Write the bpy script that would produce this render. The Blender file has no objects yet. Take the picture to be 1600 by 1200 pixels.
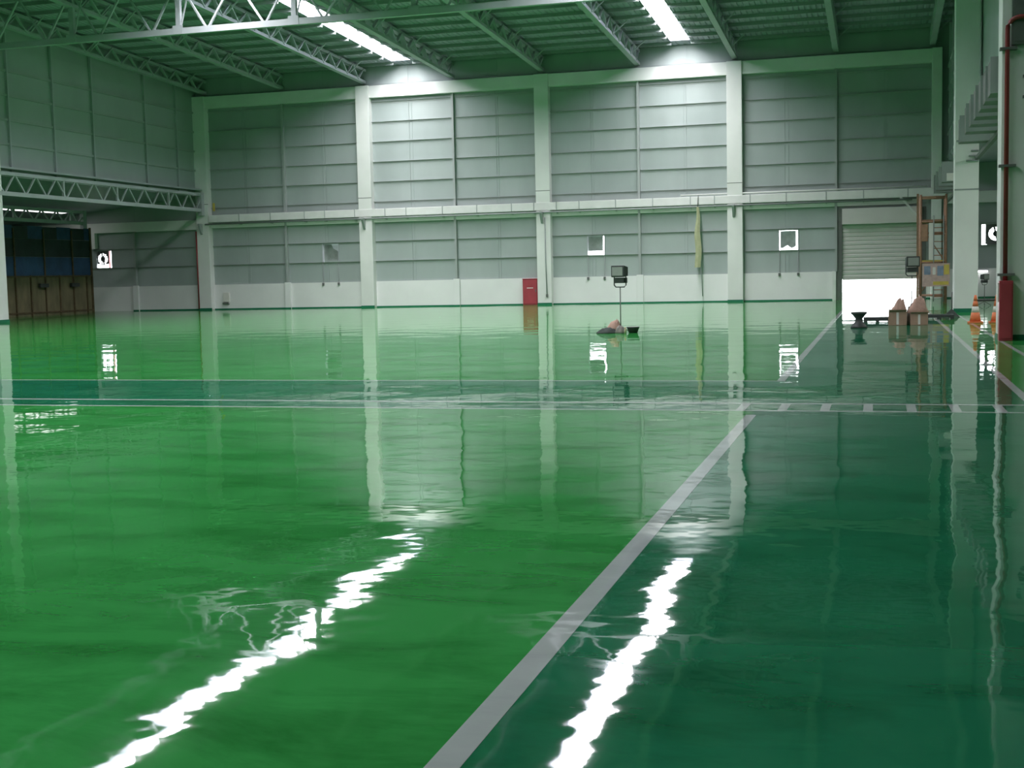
import bpy, bmesh, math, random
from mathutils import Vector, Matrix, noise
random.seed(7)
S = bpy.context.scene
C = S.collection

# ---------------------------------------------------------------- camera
F_PX, YAW, PITCH, ROLL = 2000.0, 0.2804, 0.0838, -0.0219
cam_d = bpy.data.cameras.new('camera')
cam_d.sensor_fit = 'HORIZONTAL'; cam_d.sensor_width = 36.0
cam_d.lens = 36.0 * F_PX / 1600.0
cam_d.clip_end = 500
cam = bpy.data.objects.new('camera', cam_d); C.objects.link(cam)
fwd = Vector((-math.sin(YAW) * math.cos(PITCH), math.cos(YAW) * math.cos(PITCH), -math.sin(PITCH)))
r0 = Vector((math.cos(YAW), math.sin(YAW), 0)); u0 = r0.cross(fwd)
rt = math.cos(ROLL) * r0 + math.sin(ROLL) * u0
up = -math.sin(ROLL) * r0 + math.cos(ROLL) * u0
m3 = Matrix((rt, up, -fwd)).transposed()
cam.matrix_world = Matrix.Translation((0, 0, 1.5)) @ m3.to_4x4()
S.camera = cam

# ---------------------------------------------------------------- world, light, exposure
SKY_L = 45.0          # luminance of the translucent roof-light sheets
world = bpy.data.worlds.new('overcast_sky'); S.world = world
world.use_nodes = True
bg = world.node_tree.nodes['Background']
bg.inputs[0].default_value = (0.93, 0.97, 1.0, 1); bg.inputs[1].default_value = 12.0
S.view_settings.view_transform = 'Standard'
S.view_settings.look = 'None'
S.view_settings.gamma = 1.0
S.view_settings.use_curve_mapping = False
S.view_settings.exposure = 0.0
cy = S.cycles
cy.max_bounces = 12; cy.diffuse_bounces = 7; cy.glossy_bounces = 5
cy.transmission_bounces = 4; cy.sample_clamp_indirect = 12.0
cy.use_denoising = True

# ---------------------------------------------------------------- materials
def srgb(r, g, b):
    f = lambda c: c / 12.92 if c <= 0.04045 else ((c + 0.055) / 1.055) ** 2.4
    return (f(r / 255), f(g / 255), f(b / 255), 1)

def mat(name, col, rough=0.6, var=0.0, scale=3.0, metal=0.0, bump=0.0, bump_scale=20, stretch=None):
    m = bpy.data.materials.new(name); m.use_nodes = True
    nt = m.node_tree; b = nt.nodes['Principled BSDF']
    col = tuple(col[:3]) + (1,)
    b.inputs['Base Color'].default_value = col
    b.inputs['Roughness'].default_value = rough
    b.inputs['Metallic'].default_value = metal
    b.inputs['Specular IOR Level'].default_value = 0.35
    if var or bump:
        g = nt.nodes.new('ShaderNodeNewGeometry')
        mp = nt.nodes.new('ShaderNodeMapping')
        if stretch: mp.inputs['Scale'].default_value = stretch
        nt.links.new(g.outputs['Position'], mp.inputs['Vector'])
        n = nt.nodes.new('ShaderNodeTexNoise'); n.inputs['Scale'].default_value = scale
        n.inputs['Detail'].default_value = 5
        nt.links.new(mp.outputs[0], n.inputs['Vector'])
        if var:
            r = nt.nodes.new('ShaderNodeValToRGB')
            r.color_ramp.elements[0].position = 0.3; r.color_ramp.elements[1].position = 0.7
            r.color_ramp.elements[0].color = tuple(c * (1 - var) for c in col[:3]) + (1,)
            r.color_ramp.elements[1].color = tuple(min(1, c * (1 + var)) for c in col[:3]) + (1,)
            nt.links.new(n.outputs['Fac'], r.inputs[0]); nt.links.new(r.outputs[0], b.inputs['Base Color'])
        if bump:
            n2 = nt.nodes.new('ShaderNodeTexNoise'); n2.inputs['Scale'].default_value = bump_scale
            nt.links.new(mp.outputs[0], n2.inputs['Vector'])
            bp = nt.nodes.new('ShaderNodeBump'); bp.inputs['Distance'].default_value = bump
            nt.links.new(n2.outputs['Fac'], bp.inputs['Height']); nt.links.new(bp.outputs[0], b.inputs['Normal'])
    return m

def emit(name, col, strength):
    m = bpy.data.materials.new(name); m.use_nodes = True
    nt = m.node_tree; nt.nodes.clear()
    e = nt.nodes.new('ShaderNodeEmission'); e.inputs[0].default_value = tuple(col) + (1,); e.inputs[1].default_value = strength
    o = nt.nodes.new('ShaderNodeOutputMaterial'); nt.links.new(e.outputs[0], o.inputs[0])
    return m

def epoxy(name, c0, c1):
    """self-levelling epoxy: coloured coat, trowel streaks, a clear glossy top with long shallow waves"""
    m = bpy.data.materials.new(name); m.use_nodes = True
    nt = m.node_tree; N = nt.nodes; L = nt.links; b = N['Principled BSDF']
    g = N.new('ShaderNodeNewGeometry')
    def noise_tex(sc, stretch, detail, dist=0.0, rough=0.5):
        mp = N.new('ShaderNodeMapping'); mp.inputs['Scale'].default_value = stretch
        L.new(g.outputs['Position'], mp.inputs['Vector'])
        n = N.new('ShaderNodeTexNoise'); n.inputs['Scale'].default_value = sc
        n.inputs['Detail'].default_value = detail; n.inputs['Distortion'].default_value = dist
        n.inputs['Roughness'].default_value = rough
        L.new(mp.outputs[0], n.inputs['Vector']); return n
    st = noise_tex(1.1, (0.7, 1.7, 1), 8, 0.5, 0.66)
    r = N.new('ShaderNodeValToRGB')
    r.color_ramp.elements[0].position = 0.33; r.color_ramp.elements[1].position = 0.56
    r.color_ramp.elements[0].color = c0; r.color_ramp.elements[1].color = c1
    L.new(st.outputs['Fac'], r.inputs[0]); L.new(r.outputs[0], b.inputs['Base Color'])
    b.inputs['Roughness'].default_value = 0.32
    b.inputs['Specular IOR Level'].default_value = 0.0
    b.inputs['Coat Weight'].default_value = 0.85
    b.inputs['Coat Roughness'].default_value = 0.025
    b.inputs['Coat IOR'].default_value = 1.5
    w1 = noise_tex(0.8, (1, 1, 1), 0.6, 0.0)
    w2 = noise_tex(2.7, (1, 1, 1), 2.2, 0.0)
    ma = N.new('ShaderNodeMath'); ma.operation = 'MULTIPLY_ADD'; ma.inputs[1].default_value = 0.22
    L.new(w2.outputs['Fac'], ma.inputs[0]); L.new(w1.outputs['Fac'], ma.inputs[2])
    bp = N.new('ShaderNodeBump'); bp.inputs['Strength'].default_value = 1.0; bp.inputs['Distance'].default_value = 0.009
    L.new(ma.outputs[0], bp.inputs['Height'])
    L.new(bp.outputs[0], b.inputs['Coat Normal']); L.new(bp.outputs[0], b.inputs['Normal'])
    return m

M = {}
M['green'] = epoxy('light_green_epoxy', (0.018, 0.175, 0.032, 1), (0.036, 0.285, 0.062, 1))
M['teal'] = epoxy('dark_green_epoxy', (0.009, 0.108, 0.048, 1), (0.014, 0.165, 0.078, 1))
M['line'] = epoxy('white_line_epoxy', (0.36, 0.39, 0.39, 1), (0.42, 0.45, 0.45, 1))
M['white'] = mat('white_painted_concrete', (0.74, 0.75, 0.72), 0.55, 0.05, 0.8)
M['lowwall'] = mat('white_plaster', (0.78, 0.78, 0.77), 0.6, 0.04, 0.6)
M['clad'] = mat('grey_wall_sheet', (0.35, 0.40, 0.388), 0.5, 0.07, 0.5, stretch=(1.5, 1, 0.5))
M['clad2'] = mat('grey_wall_sheet_faded', (0.375, 0.422, 0.41), 0.5, 0.07, 0.5, stretch=(1.5, 1, 0.5))
M['girt'] = mat('grey_girt_paint', (0.36, 0.39, 0.38), 0.5, 0.05, 1.0)
M['steel'] = mat('pale_grey_steel_paint', (0.41, 0.43, 0.45), 0.5, 0.06, 1.5)
M['roof'] = mat('galvanised_roof_sheet', (0.36, 0.37, 0.43), 0.5, 0.06, 0.4)
M['purlin'] = mat('galvanised_purlin', (0.30, 0.32, 0.32), 0.5, 0.08, 1.0)
M['base'] = mat('dark_green_skirting_paint', (0.012, 0.16, 0.085), 0.4, 0.1, 2)
M['duct'] = mat('white_duct_wrap', (0.72, 0.72, 0.70), 0.5, 0.05, 2.0)
M['pipe'] = mat('grey_pipe', (0.30, 0.33, 0.32), 0.4, 0.05, 2)
M['dark'] = mat('charcoal_metal', (0.05, 0.055, 0.055), 0.5, 0.15, 8)
M['grey'] = mat('mid_grey_metal', (0.13, 0.14, 0.13), 0.5, 0.1, 4)
M['red'] = mat('red_enamel', (0.37, 0.055, 0.07), 0.35, 0.08, 3)
M['redpipe'] = mat('dark_red_pipe_paint', (0.24, 0.035, 0.035), 0.4, 0.1, 3)
M['orange'] = mat('orange_plastic', (0.75, 0.20, 0.08), 0.5, 0.1, 6)
M['scaf'] = mat('rust_orange_steel', (0.36, 0.20, 0.13), 0.5, 0.15, 6)
M['yellow'] = mat('yellow_paint', (0.62, 0.48, 0.10), 0.5, 0.1, 5)
M['strip'] = mat('pale_yellow_cloth', (0.40, 0.41, 0.25), 0.8, 0.1, 5)
M['ply'] = mat('weathered_plywood', (0.20, 0.165, 0.095), 0.7, 0.3, 2.2, stretch=(1, 1, 0.4))
M['wood'] = mat('brown_timber', (0.12, 0.085, 0.045), 0.7, 0.25, 4)
M['tarpblue'] = mat('blue_tarpaulin', (0.03, 0.075, 0.16), 0.6, 0.25, 1.5, bump=0.03, bump_scale=3)
M['tarpdark'] = mat('dark_tarpaulin', (0.025, 0.04, 0.04), 0.6, 0.25, 1.5, bump=0.03, bump_scale=3)
M['card'] = mat('brown_cardboard', (0.40, 0.26, 0.19), 0.8, 0.1, 5)
M['cloth_dark'] = mat('dark_cloth', (0.045, 0.055, 0.05), 0.9, 0.2, 12)
M['cloth_pink'] = mat('pinkish_brown_cloth', (0.42, 0.27, 0.22), 0.9, 0.15, 10)
M['cloth_grey'] = mat('grey_sack_cloth', (0.20, 0.19, 0.17), 0.9, 0.15, 12)
M['shutter'] = mat('beige_grey_shutter', (0.62, 0.60, 0.57), 0.5, 0.04, 1)
M['lens'] = mat('grey_lamp_glass', (0.30, 0.32, 0.30), 0.15, 0.05, 6)
M['palewhite'] = mat('pale_print', (0.75, 0.72, 0.68), 0.6, 0.03, 4)
M['bluebag'] = mat('faded_blue_print', (0.22, 0.28, 0.38), 0.6, 0.2, 6)
M['pinkprint'] = mat('faded_pink_print', (0.55, 0.40, 0.36), 0.6, 0.15, 6)
M['hood'] = mat('grey_green_hood_sheet', (0.20, 0.235, 0.21), 0.5, 0.25, 3)
M['apron'] = mat('outdoor_concrete', (0.55, 0.55, 0.53), 0.8, 0.1, 1)
M['sky'] = emit('translucent_roof_light', (0.985, 0.97, 1.015), SKY_L)
M['bay_fill'] = emit('added_bay_fill', (1.0, 0.97, 1.0), 6.0)  # emission of the added panel that brightens the right columns
M['sky3'] = emit('dimmed_roof_light', (1.0, 0.97, 1.0), 2.5)  # strength lowered only to keep the left side bay dark
M['tube'] = emit('daylight_slit_glow', (1.0, 1.0, 1.0), 6.0)  # glow standing in for daylight through a slit

# ---------------------------------------------------------------- mesh helpers
WL = {}           # world location of every object without rotation
cache = {}

def obj(name, data, parent=None, loc=(0, 0, 0), m=None):
    o = bpy.data.objects.new(name, data); C.objects.link(o)
    loc = Vector(loc); WL[o.name] = loc
    if parent is not None:
        o.parent = parent; o.location = loc - WL[parent.name]
    else:
        o.location = loc
    if m and data and not data.materials: data.materials.append(M[m])
    return o

def thing(name, label, cat, loc=(0, 0, 0), group=None):
    o = obj(name, None, None, loc); o.empty_display_size = 0.2
    return tag(o, label, cat, group)

def tag(o, label, cat, group=None):
    o['label'] = label; o['category'] = cat
    if group: o['group'] = group
    return o

def struct(o, label=None):
    o['kind'] = 'structure'
    if label: o['label'] = label
    return o

def bm_box(bm, x0, x1, y0, y1, z0, z1):
    v = [bm.verts.new(p) for p in ((x0, y0, z0), (x1, y0, z0), (x1, y1, z0), (x0, y1, z0),
                                   (x0, y0, z1), (x1, y0, z1), (x1, y1, z1), (x0, y1, z1))]
    for f in ((3, 2, 1, 0), (4, 5, 6, 7), (0, 1, 5, 4), (1, 2, 6, 5), (2, 3, 7, 6), (3, 0, 4, 7)):
        bm.faces.new([v[i] for i in f])

def bm_tube(bm, pts, r, n=10, caps=True):
    """round bar along a polyline; r a number or one radius per point"""
    pts = [Vector(p) for p in pts]; rr = r if isinstance(r, (list, tuple)) else [r] * len(pts)
    rings = []
    for i, p in enumerate(pts):
        if i == 0: d = pts[1] - p
        elif i == len(pts) - 1: d = p - pts[i - 1]
        else: d = (pts[i + 1] - p).normalized() + (p - pts[i - 1]).normalized()
        d.normalize()
        a = d.cross(Vector((0, 0, 1)) if abs(d.z) < 0.9 else Vector((1, 0, 0))).normalized(); b = d.cross(a)
        rings.append([bm.verts.new(p + (a * math.cos(2 * math.pi * k / n) + b * math.sin(2 * math.pi * k / n)) * rr[i]) for k in range(n)])
    for q0, q1 in zip(rings, rings[1:]):
        for k in range(n):
            f = bm.faces.new((q0[k], q0[(k + 1) % n], q1[(k + 1) % n], q1[k])); f.smooth = True
    if caps:
        bm.faces.new(rings[0]); bm.faces.new(rings[-1][::-1])

def mesh_of(bm, name, bevel=0.0):
    if bevel:
        bmesh.ops.bevel(bm, geom=list(bm.edges), offset=bevel, segments=2, affect='EDGES', profile=0.6)
    bmesh.ops.recalc_face_normals(bm, faces=bm.faces)
    me = bpy.data.meshes.new(name); bm.to_mesh(me); bm.free(); return me

def box(name, parent, x0, x1, y0, y1, z0, z1, m, bevel=0.0):
    """one box part; alike boxes share mesh data; origin at its base centre"""
    sx, sy, sz = round(x1 - x0, 4), round(y1 - y0, 4), round(z1 - z0, 4)
    k = ('box', sx, sy, sz, m, bevel)
    if k not in cache:
        bm = bmesh.new(); bm_box(bm, -sx / 2, sx / 2, -sy / 2, sy / 2, 0, sz)
        me = mesh_of(bm, name, bevel); me.materials.append(M[m]); cache[k] = me
    return obj(name, cache[k], parent, ((x0 + x1) / 2, (y0 + y1) / 2, z0))

def bar(name, parent, p0, p1, w, h, m, roll_ref=(0, 0, 1)):
    p0, p1 = Vector(p0), Vector(p1); d = p1 - p0; L = round(d.length, 3)
    k = ('bar', L, w, h, m)
    if k not in cache:
        bm = bmesh.new(); bm_box(bm, -w / 2, w / 2, -h / 2, h / 2, 0, L)
        me = mesh_of(bm, name); me.materials.append(M[m]); cache[k] = me
    o = obj(name, cache[k], parent, p0)
    z = d.normalized(); ref = Vector(roll_ref)
    if abs(z.dot(ref)) > 0.95: ref = Vector((0, 1, 0))
    x = ref.cross(z).normalized(); y = z.cross(x)
    o.rotation_mode = 'QUATERNION'; o.rotation_quaternion = Matrix((x, y, z)).transposed().to_quaternion()
    return o

def tube(name, parent, pts, r, m, n=10):
    o0 = Vector(pts[0]); bm = bmesh.new(); bm_tube(bm, [Vector(p) - o0 for p in pts], r, n)
    me = mesh_of(bm, name); me.materials.append(M[m]); return obj(name, me, parent, o0)

def custom(name, parent, loc, fn, m, bevel=0.0):
    bm = bmesh.new(); fn(bm); me = mesh_of(bm, name, bevel); me.materials.append(M[m])
    return obj(name, me, parent, loc)

def prism(bm, pts, axis, a0, a1):
    """polygon extruded along an axis (0 x, 1 y, 2 z)"""
    def v(p, a):
        q = list(p); q.insert(axis, a); return bm.verts.new(q)
    A = [v(p, a0) for p in pts]; B = [v(p, a1) for p in pts]
    bm.faces.new(A); bm.faces.new(B[::-1]); n = len(pts)
    for i in range(n): bm.faces.new((A[i], B[i], B[(i + 1) % n], A[(i + 1) % n]))

def copy_tree(o, loc=None, parent=None, label=None, group=None):
    c = o.copy(); C.objects.link(c); c.parent = parent
    if loc is not None: c.location = loc
    if parent is None: WL[c.name] = Vector(c.location)
    if label: c['label'] = label
    if group: c['group'] = group
    for ch in [x for x in list(o.children)]: copy_tree(ch, None, c)
    return c

# ---------------------------------------------------------------- dimensions of the hall (metres)
YB = 65.0                         # inner face of the back wall
XL, XR = -36.8, 3.1               # upper side walls
COLX = [-36.4, -26.6, -16.72, -6.9, 2.75]
MIDX = [-31.45, -21.62, -11.75, -2.05]
GIRT = [1.40, 2.46, 3.52, 4.58, 5.64, 6.70, 7.76, 8.82, 9.88, 10.94]
Y0, YRIDGE = -14.0, 27.0
def zroof(y): return 12.85 + 0.04 * (YB - y) if y >= YRIDGE else 12.85 + 0.04 * (YB - YRIDGE) - 0.04 * (YRIDGE - y)
SKX = [(-24.6, -23.55), (-9.92, -8.95)]
LANE0, LANE1 = -1.29, 1.59
CA, CB, CC = 17.72, 14.68, 13.92

# ---------------------------------------------------------------- floor
def floor_mesh():
    xs = [-52, LANE0, LANE1, 14]; ys = [Y0, CC, CA, YB + 0.02]
    vs, fs, mi = [], [], []
    for i in range(3):
        for j in range(3):
            b = len(vs)
            vs += [(xs[i], ys[j], 0), (xs[i + 1], ys[j], 0), (xs[i + 1], ys[j + 1], 0), (xs[i], ys[j + 1], 0)]
            fs.append((b, b + 1, b + 2, b + 3))
            mi.append(1 if i == 1 or (i == 0 and j == 1) else 0)
    # slab edge below
    b = len(vs)
    vs += [(-52, Y0, -0.25), (14, Y0, -0.25), (14, YB + .02, -0.25), (-52, YB + .02, -0.25)]
    fs.append((b + 3, b + 2, b + 1, b)); mi.append(0)
    me = bpy.data.meshes.new('floor'); me.from_pydata(vs, [], fs)
    for m in ('green', 'teal'): me.materials.append(M[m])
    for p, k in zip(me.polygons, mi): p.material_index = k
    me.update(); return me
floor = struct(obj('floor', floor_mesh()), 'glossy green epoxy hall floor with dark green traffic lanes')
def fline(x0, x1, y0, y1): return box('floor_line', floor, x0, x1, y0, y1, 0.0, 0.0012, 'line')
fline(LANE0 - .055, LANE0 + .055, -2.0, CC - .42)
fline(LANE0 - .055, LANE0 + .055, CA + .05, YB - 6)
fline(LANE1 - .05, LANE1 + .05, CA - 3.8, YB - 6)
fline(2.30, 2.38, CA + 0.2, 44.5)
fline(-36.0, LANE0 + .06, CA - .045, CA + .045)
fline(-36.0, 3.0, CB - .055, CB + .055)
fline(-36.0, 3.0, CC - .045, CC + .045)
for k in range(7):
    x = -1.45 + k * 0.445
    fline(x - .05, x + .05, CC + .045, CB - .055)

apron = struct(box('ground', None, -60, 30, YB + 0.35, YB + 25, -0.25, -0.05, 'apron'), 'pale concrete yard outside the shutter door')

# ---------------------------------------------------------------- roof
ceiling = struct(obj('ceiling', None, None, (0, 0, 12)), 'grey corrugated metal roof with purlins')
YSK = 0.0         # near end of the roof lights
def roof_strip(x0, x1, ys=None):
    def f(bm):
        n = max(2, int((x1 - x0) / 0.25))
        # trapezoidal ribs along the slope
        prof = []
        for i in range(n):
            a = x0 + (x1 - x0) * i / n; w = (x1 - x0) / n
            prof += [(a, 0), (a + w * .55, 0), (a + w * .65, .035), (a + w * .9, .035)]
        prof.append((x1, 0))
        rows = [[bm.verts.new((x, y, zroof(y) - 12 + dz)) for x, dz in prof] for y in (ys or (YB + .3, YRIDGE, Y0))]
        for a, b in zip(rows, rows[1:]):
            for i in range(len(prof) - 1): bm.faces.new((a[i], a[i + 1], b[i + 1], b[i]))
    return custom('roof_sheet', ceiling, (0, 0, 12), f, 'roof')
edges = [XL - .1] + [e for s in SKX for e in s] + [XR + .1]
segs = [(edges[i], edges[i + 1]) for i in range(0, len(edges), 2)]
for a, b in segs: roof_strip(a, b)
for a, b in SKX:
    roof_strip(a, b, (YSK, Y0)); roof_strip(a, b, (YB + .3, YB - 1.0))
y = YB - 0.75
while y > 24:
    for a, b in segs:
        z = zroof(y)
        box('purlin', ceiling, a, b, y - .035, y + .035, z - .15, z, 'purlin')
    y -= 1.5

CURB = 0.46       # the roof lights sit on tall upstands
for i, (a, b) in enumerate(SKX):
    t = thing('skylight', ['long bright skylight strip running down to the back wall left of centre',
                           'long bright skylight strip above the dark lane, right of centre'][i], 'skylight',
              ((a + b) / 2, YB, zroof(YB)), 'skylight strips')
    ys = [YB - 1.0, 58, 51, 44, 37, 30, YRIDGE, 20, 13, 6, YSK]
    for ya, yb in zip(ys, ys[1:]):
        def f(bm, ya=ya, yb=yb):
            v = [bm.verts.new(p) for p in ((a, ya, zroof(ya) + CURB), (b, ya, zroof(ya) + CURB), (b, yb, zroof(yb) + CURB), (a, yb, zroof(yb) + CURB))]
            bm.faces.new(v[::-1])
        custom('translucent_sheet', t, (0, 0, 0), f, 'sky')
        for xc in (a - .03, b + .03):
            def g(bm, ya=ya, yb=yb, xc=xc):
                v = [bm.verts.new((xc + sx * .03, y, zroof(y) + z)) for y in (ya, yb) for sx in (-1, 1) for z in (-.02, CURB + .02)]
                for q in ((0, 1, 3, 2), (4, 6, 7, 5), (0, 4, 5, 1), (2, 3, 7, 6), (1, 5, 7, 3), (0, 2, 6, 4)): bm.faces.new([v[i] for i in q])
            custom('curb', t, (0, 0, 0), g, 'roof')
    for y in (YB - .95, YSK - .05):
        box('curb_end', t, a - .06, b + .06, y - .05, y + .05, zroof(y), zroof(y) + CURB + .03, 'roof')

# ---------------------------------------------------------------- back wall
WIN = {'window_1': (-29.39, -28.40), 'window_2': (-14.52, -13.58), 'window_3': (-4.82, -3.84)}
FAN = [(-43.62, -42.56), (4.62, 5.68)]
DOOR = (-1.75, 1.95, 4.40)
OPEN = sorted([(a, b, 2.46, 3.52) for a, b in list(WIN.values()) + FAN] + [(DOOR[0], DOOR[1], 0, DOOR[2])])
def skin(bm):
    x = -52.0
    for a, b, z0, z1 in OPEN:
        bm_box(bm, x, a, YB + .06, YB + .18, 0, 12.8 if False else 6.4)
        if z0 > 0: bm_box(bm, a, b, YB + .06, YB + .18, 0, z0)
        bm_box(bm, a, b, YB + .06, YB + .18, z1, 6.4); x = b
    bm_box(bm, x, 14, YB + .06, YB + .18, 0, 6.4)
    bm_box(bm, XL - .1, XR + .1, YB + .06, YB + .18, 6.4, 13.1)
wall_back = struct(custom('wall_back', None, (0, 0, 0), skin, 'clad'), 'grey sheet-clad back wall with white dado')

def clad_cell(parent, x0, x1, z0, z1, k):
    cuts = [(a, b) for a, b, c, d in OPEN if a < x1 and b > x0 and c < z1 - .02 and d > z0 + .02]
    spans = [(x0, x1)]
    for a, b in cuts:
        ns = []
        for p, q in spans:
            if b <= p or a >= q: ns.append((p, q)); continue
            if a - p > .03: ns.append((p, a))
            if q - b > .03: ns.append((b, q))
        spans = ns
    for p, q in spans:
        box('wall_panel', parent, p + .006, q - .006, YB + .02, YB + .06, z0 + .006, z1 - .006, 'clad' if k % 3 else 'clad2')

zs = GIRT + [11.90, 12.80]
cells = []
for i in range(4):
    a, mid, b = COLX[i], MIDX[i], COLX[i + 1]
    for p, q in ((a, mid), (mid, b)): cells += [(p, (p + q) / 2), ((p + q) / 2, q)]
for ci, (p, q) in enumerate(cells):
    for zi in range(len(zs) - 1): clad_cell(wall_back, p, q, zs[zi], zs[zi + 1], ci * 7 + zi * 5)
for p, q in [(-52, -47.6), (-47.6, -44.3), (-44.3, -41.0), (-41.0, -36.8), (3.1, 6.2), (6.2, 10), (10, 14)]:
    for zi in range(4): clad_cell(wall_back, p, q, zs[zi], zs[zi + 1] if zi < 3 else 6.4, zi * 5)

def girt_seg(p, q, z):
    if z < DOOR[2] and p < DOOR[1] and q > DOOR[0]:
        if DOOR[0] - p > .1: girt_seg(p, DOOR[0] - .01, z)
        if q - DOOR[1] > .1: girt_seg(DOOR[1] + .01, q, z)
        return
    # open channel lip: a ledge with a down-turned edge
    L = q - p; k = ('girt', round(L, 3))
    if k not in cache:
        bm = bmesh.new()
        prism(bm, [(0.0, -.05), (0.0, .05), (-.10, .05), (-.10, .03), (-.02, .03), (-.02, -.05)], 0, -L / 2, L / 2)
        me = mesh_of(bm, 'girt'); me.materials.append(M['girt']); cache[k] = me
    obj('girt', cache[k], wall_back, ((p + q) / 2, YB + .02, z))
half = []
for i in range(4): half += [(COLX[i] + .35, MIDX[i] - .06), (MIDX[i] + .06, COLX[i + 1] - .35)]
for p, q in half:
    for z in GIRT[1:]: girt_seg(p, q, z)
for p, q in ((-44.3, -41.06), (-40.94, -36.9), (3.2, 6.2)):
    for z in GIRT[1:4]: girt_seg(p, q, z)
for x in MIDX:
    if x == MIDX[3]: box('mullion', wall_back, x - .06, x + .06, YB - .18, YB + .02, 1.40, 11.2, 'girt')
    else: box('mullion', wall_back, x - .06, x + .06, YB - .18, YB + .02, 1.40, 11.2, 'girt')
for p, q in half:
    x = (p + q) / 2
    hit = any(a - .05 < x < b + .05 for a, b in WIN.values())
    if not DOOR[0] < x < DOOR[1]:
        for z0, z1 in (((1.42, 2.44), (3.56, 4.5)) if hit else ((1.42, 4.5),)): box('seam_strip', wall_back, x - .03, x + .03, YB, YB + .02, z0, z1, 'clad')
    box('seam_strip', wall_back, x - .03, x + .03, YB, YB + .02, 5.2, 11.2, 'clad')
box('mullion', wall_back, -41.06, -40.94, YB - .15, YB + .02, 1.40, 4.5, 'girt')
# white dado and its little piers
def dado(p, q): box('dado_wall', wall_back, p, q, YB - .06, YB + .06, 0, 1.40, 'lowwall')
dd = [-52, -41, -36.4, MIDX[0], COLX[1], MIDX[1], COLX[2], MIDX[2], COLX[3], MIDX[3] + .02]
for p, q in zip(dd, dd[1:]): dado(p + .004, q - .004)
dado(DOOR[1] + .15, 6.2); dado(6.2, 14)
for x in MIDX[:3] + [-41.0]: box('pier_skirting', wall_back, x - .18, x + .18, YB - .215, YB - .20, 0, .06, 'base')
for x in MIDX[:3] + [-41.0]: box('dado_pier', wall_back, x - .17, x + .17, YB - .20, YB - .06, 0, 1.44, 'lowwall', .012)
for p, q in [(-41.2, -36.8)] + [(COLX[i] + .37, COLX[i + 1] - .37) for i in range(3)] + [(COLX[3] + .37, -2.08), (2.15, 2.35), (3.1, 12)]:
    struct(box('baseboard_back', None, p, q, YB - .09, YB - .06, 0, .06, 'base'), 'dark green skirting at the foot of the white dado')
# top ring beam and lower tie beam
struct(box('trim_1', None, XL, 2.4, YB - .32, YB + .06, 11.17, 11.80, 'white', .015), 'white concrete ring beam along the top of the back wall')
struct(box('trim_2', None, XL + .4, 1.8, YB - .16, YB + .02, 4.56, 4.80, 'white', .01), 'white tie beam under the duct on the back wall')
struct(box('trim_3', None, -52, XL, YB - .25, YB + .02, 4.50, 5.05, 'white', .01), 'pale beam across the back of the left side bay')
struct(box('trim_4', None, XR, 14, YB - .25, YB + .02, 4.50, 5.05, 'white', .01), 'pale beam across the back of the right side bay')

# columns of the back wall
clab = ['white concrete column at the left end of the back wall',
        'bright white concrete column left of the red cabinet bay, under the left skylight',
        'white concrete column directly right of the red cabinet',
        'white concrete column right of the hanging yellow strip',
        'white concrete column at the right end of the back wall, above the scaffold']
for i, x in enumerate(COLX):
    t = thing('column', clab[i], 'column', (x, YB, 0), 'back wall columns')
    w = .375
    if i == 4: x = 2.745
    zt = 11.81
    box('shaft', t, x - w, x + w, YB - .45, YB + .05, 0, zt, 'white', .02) if i < 4 else box('shaft', t, 2.37, 2.83, YB - .45, YB + .05, 0, zt, 'white', .02)
    if i < 4: box('skirting', t, x - w - .012, x + w + .012, YB - .462, YB - .43, 0, .10, 'base')
    if i < 4: box('joint_band', t, x - w - .004, x + w + .004, YB - .454, YB - .40, 5.86, 5.89, 'grey')
    # steel bracket that carries the duct
    if i < 4:
        custom('duct_bracket', t, (x - .05, YB - .45, 4.2),
               lambda bm: prism(bm, [(0, 0), (-.05, 0), (-.36, .52), (-.36, .60), (0, .60)], 0, -.06, .06), 'pipe')

# ---------------------------------------------------------------- white duct run on the back wall
t = thing('duct_run', 'white wrapped duct running along the back wall below mid height', 'duct', (-16, YB - .3, 4.6))
xs = [XL + .8]; random.seed(3)
while xs[-1] < 1.4: xs.append(xs[-1] + random.choice([1.75, 1.9, 2.05, 1.2]))
for p, q in zip(xs, xs[1:]):
    box('duct_segment', t, p + .012, q - .012, YB - .48, YB - .12, 4.86, 5.27, 'duct', .03)
for x in xs[1:-1]:
    box('flange', t, x - .02, x + .02, YB - .495, YB - .11, 4.84, 5.29, 'girt')
    box('hanger', t, x - .02, x + .02, YB - .50, YB - .10, 4.70, 4.75, 'pipe')
bar('end_brace', t, (.85, YB - .47, 5.0), (1.75, YB - .47, 3.95), .09, .09, 'duct')
box('end_post', t, 1.70, 1.80, YB - .52, YB - .42, 0.0, 5.0, 'scaf')
tg = tube('conduit_pipe', None, [(XL + .6, YB - .52, 4.76), (1.5, YB - .52, 4.76)], .045, 'pipe')
tag(tg, 'thin grey pipe running just under the white duct', 'pipe')
tg = tube('conduit_pipe', None, [(-9.6, YB - .40, 5.36), (2.2, YB - .40, 5.36)], .04, 'duct')
tag(tg, 'thin white pipe lying on top of the white duct at right', 'pipe')

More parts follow.
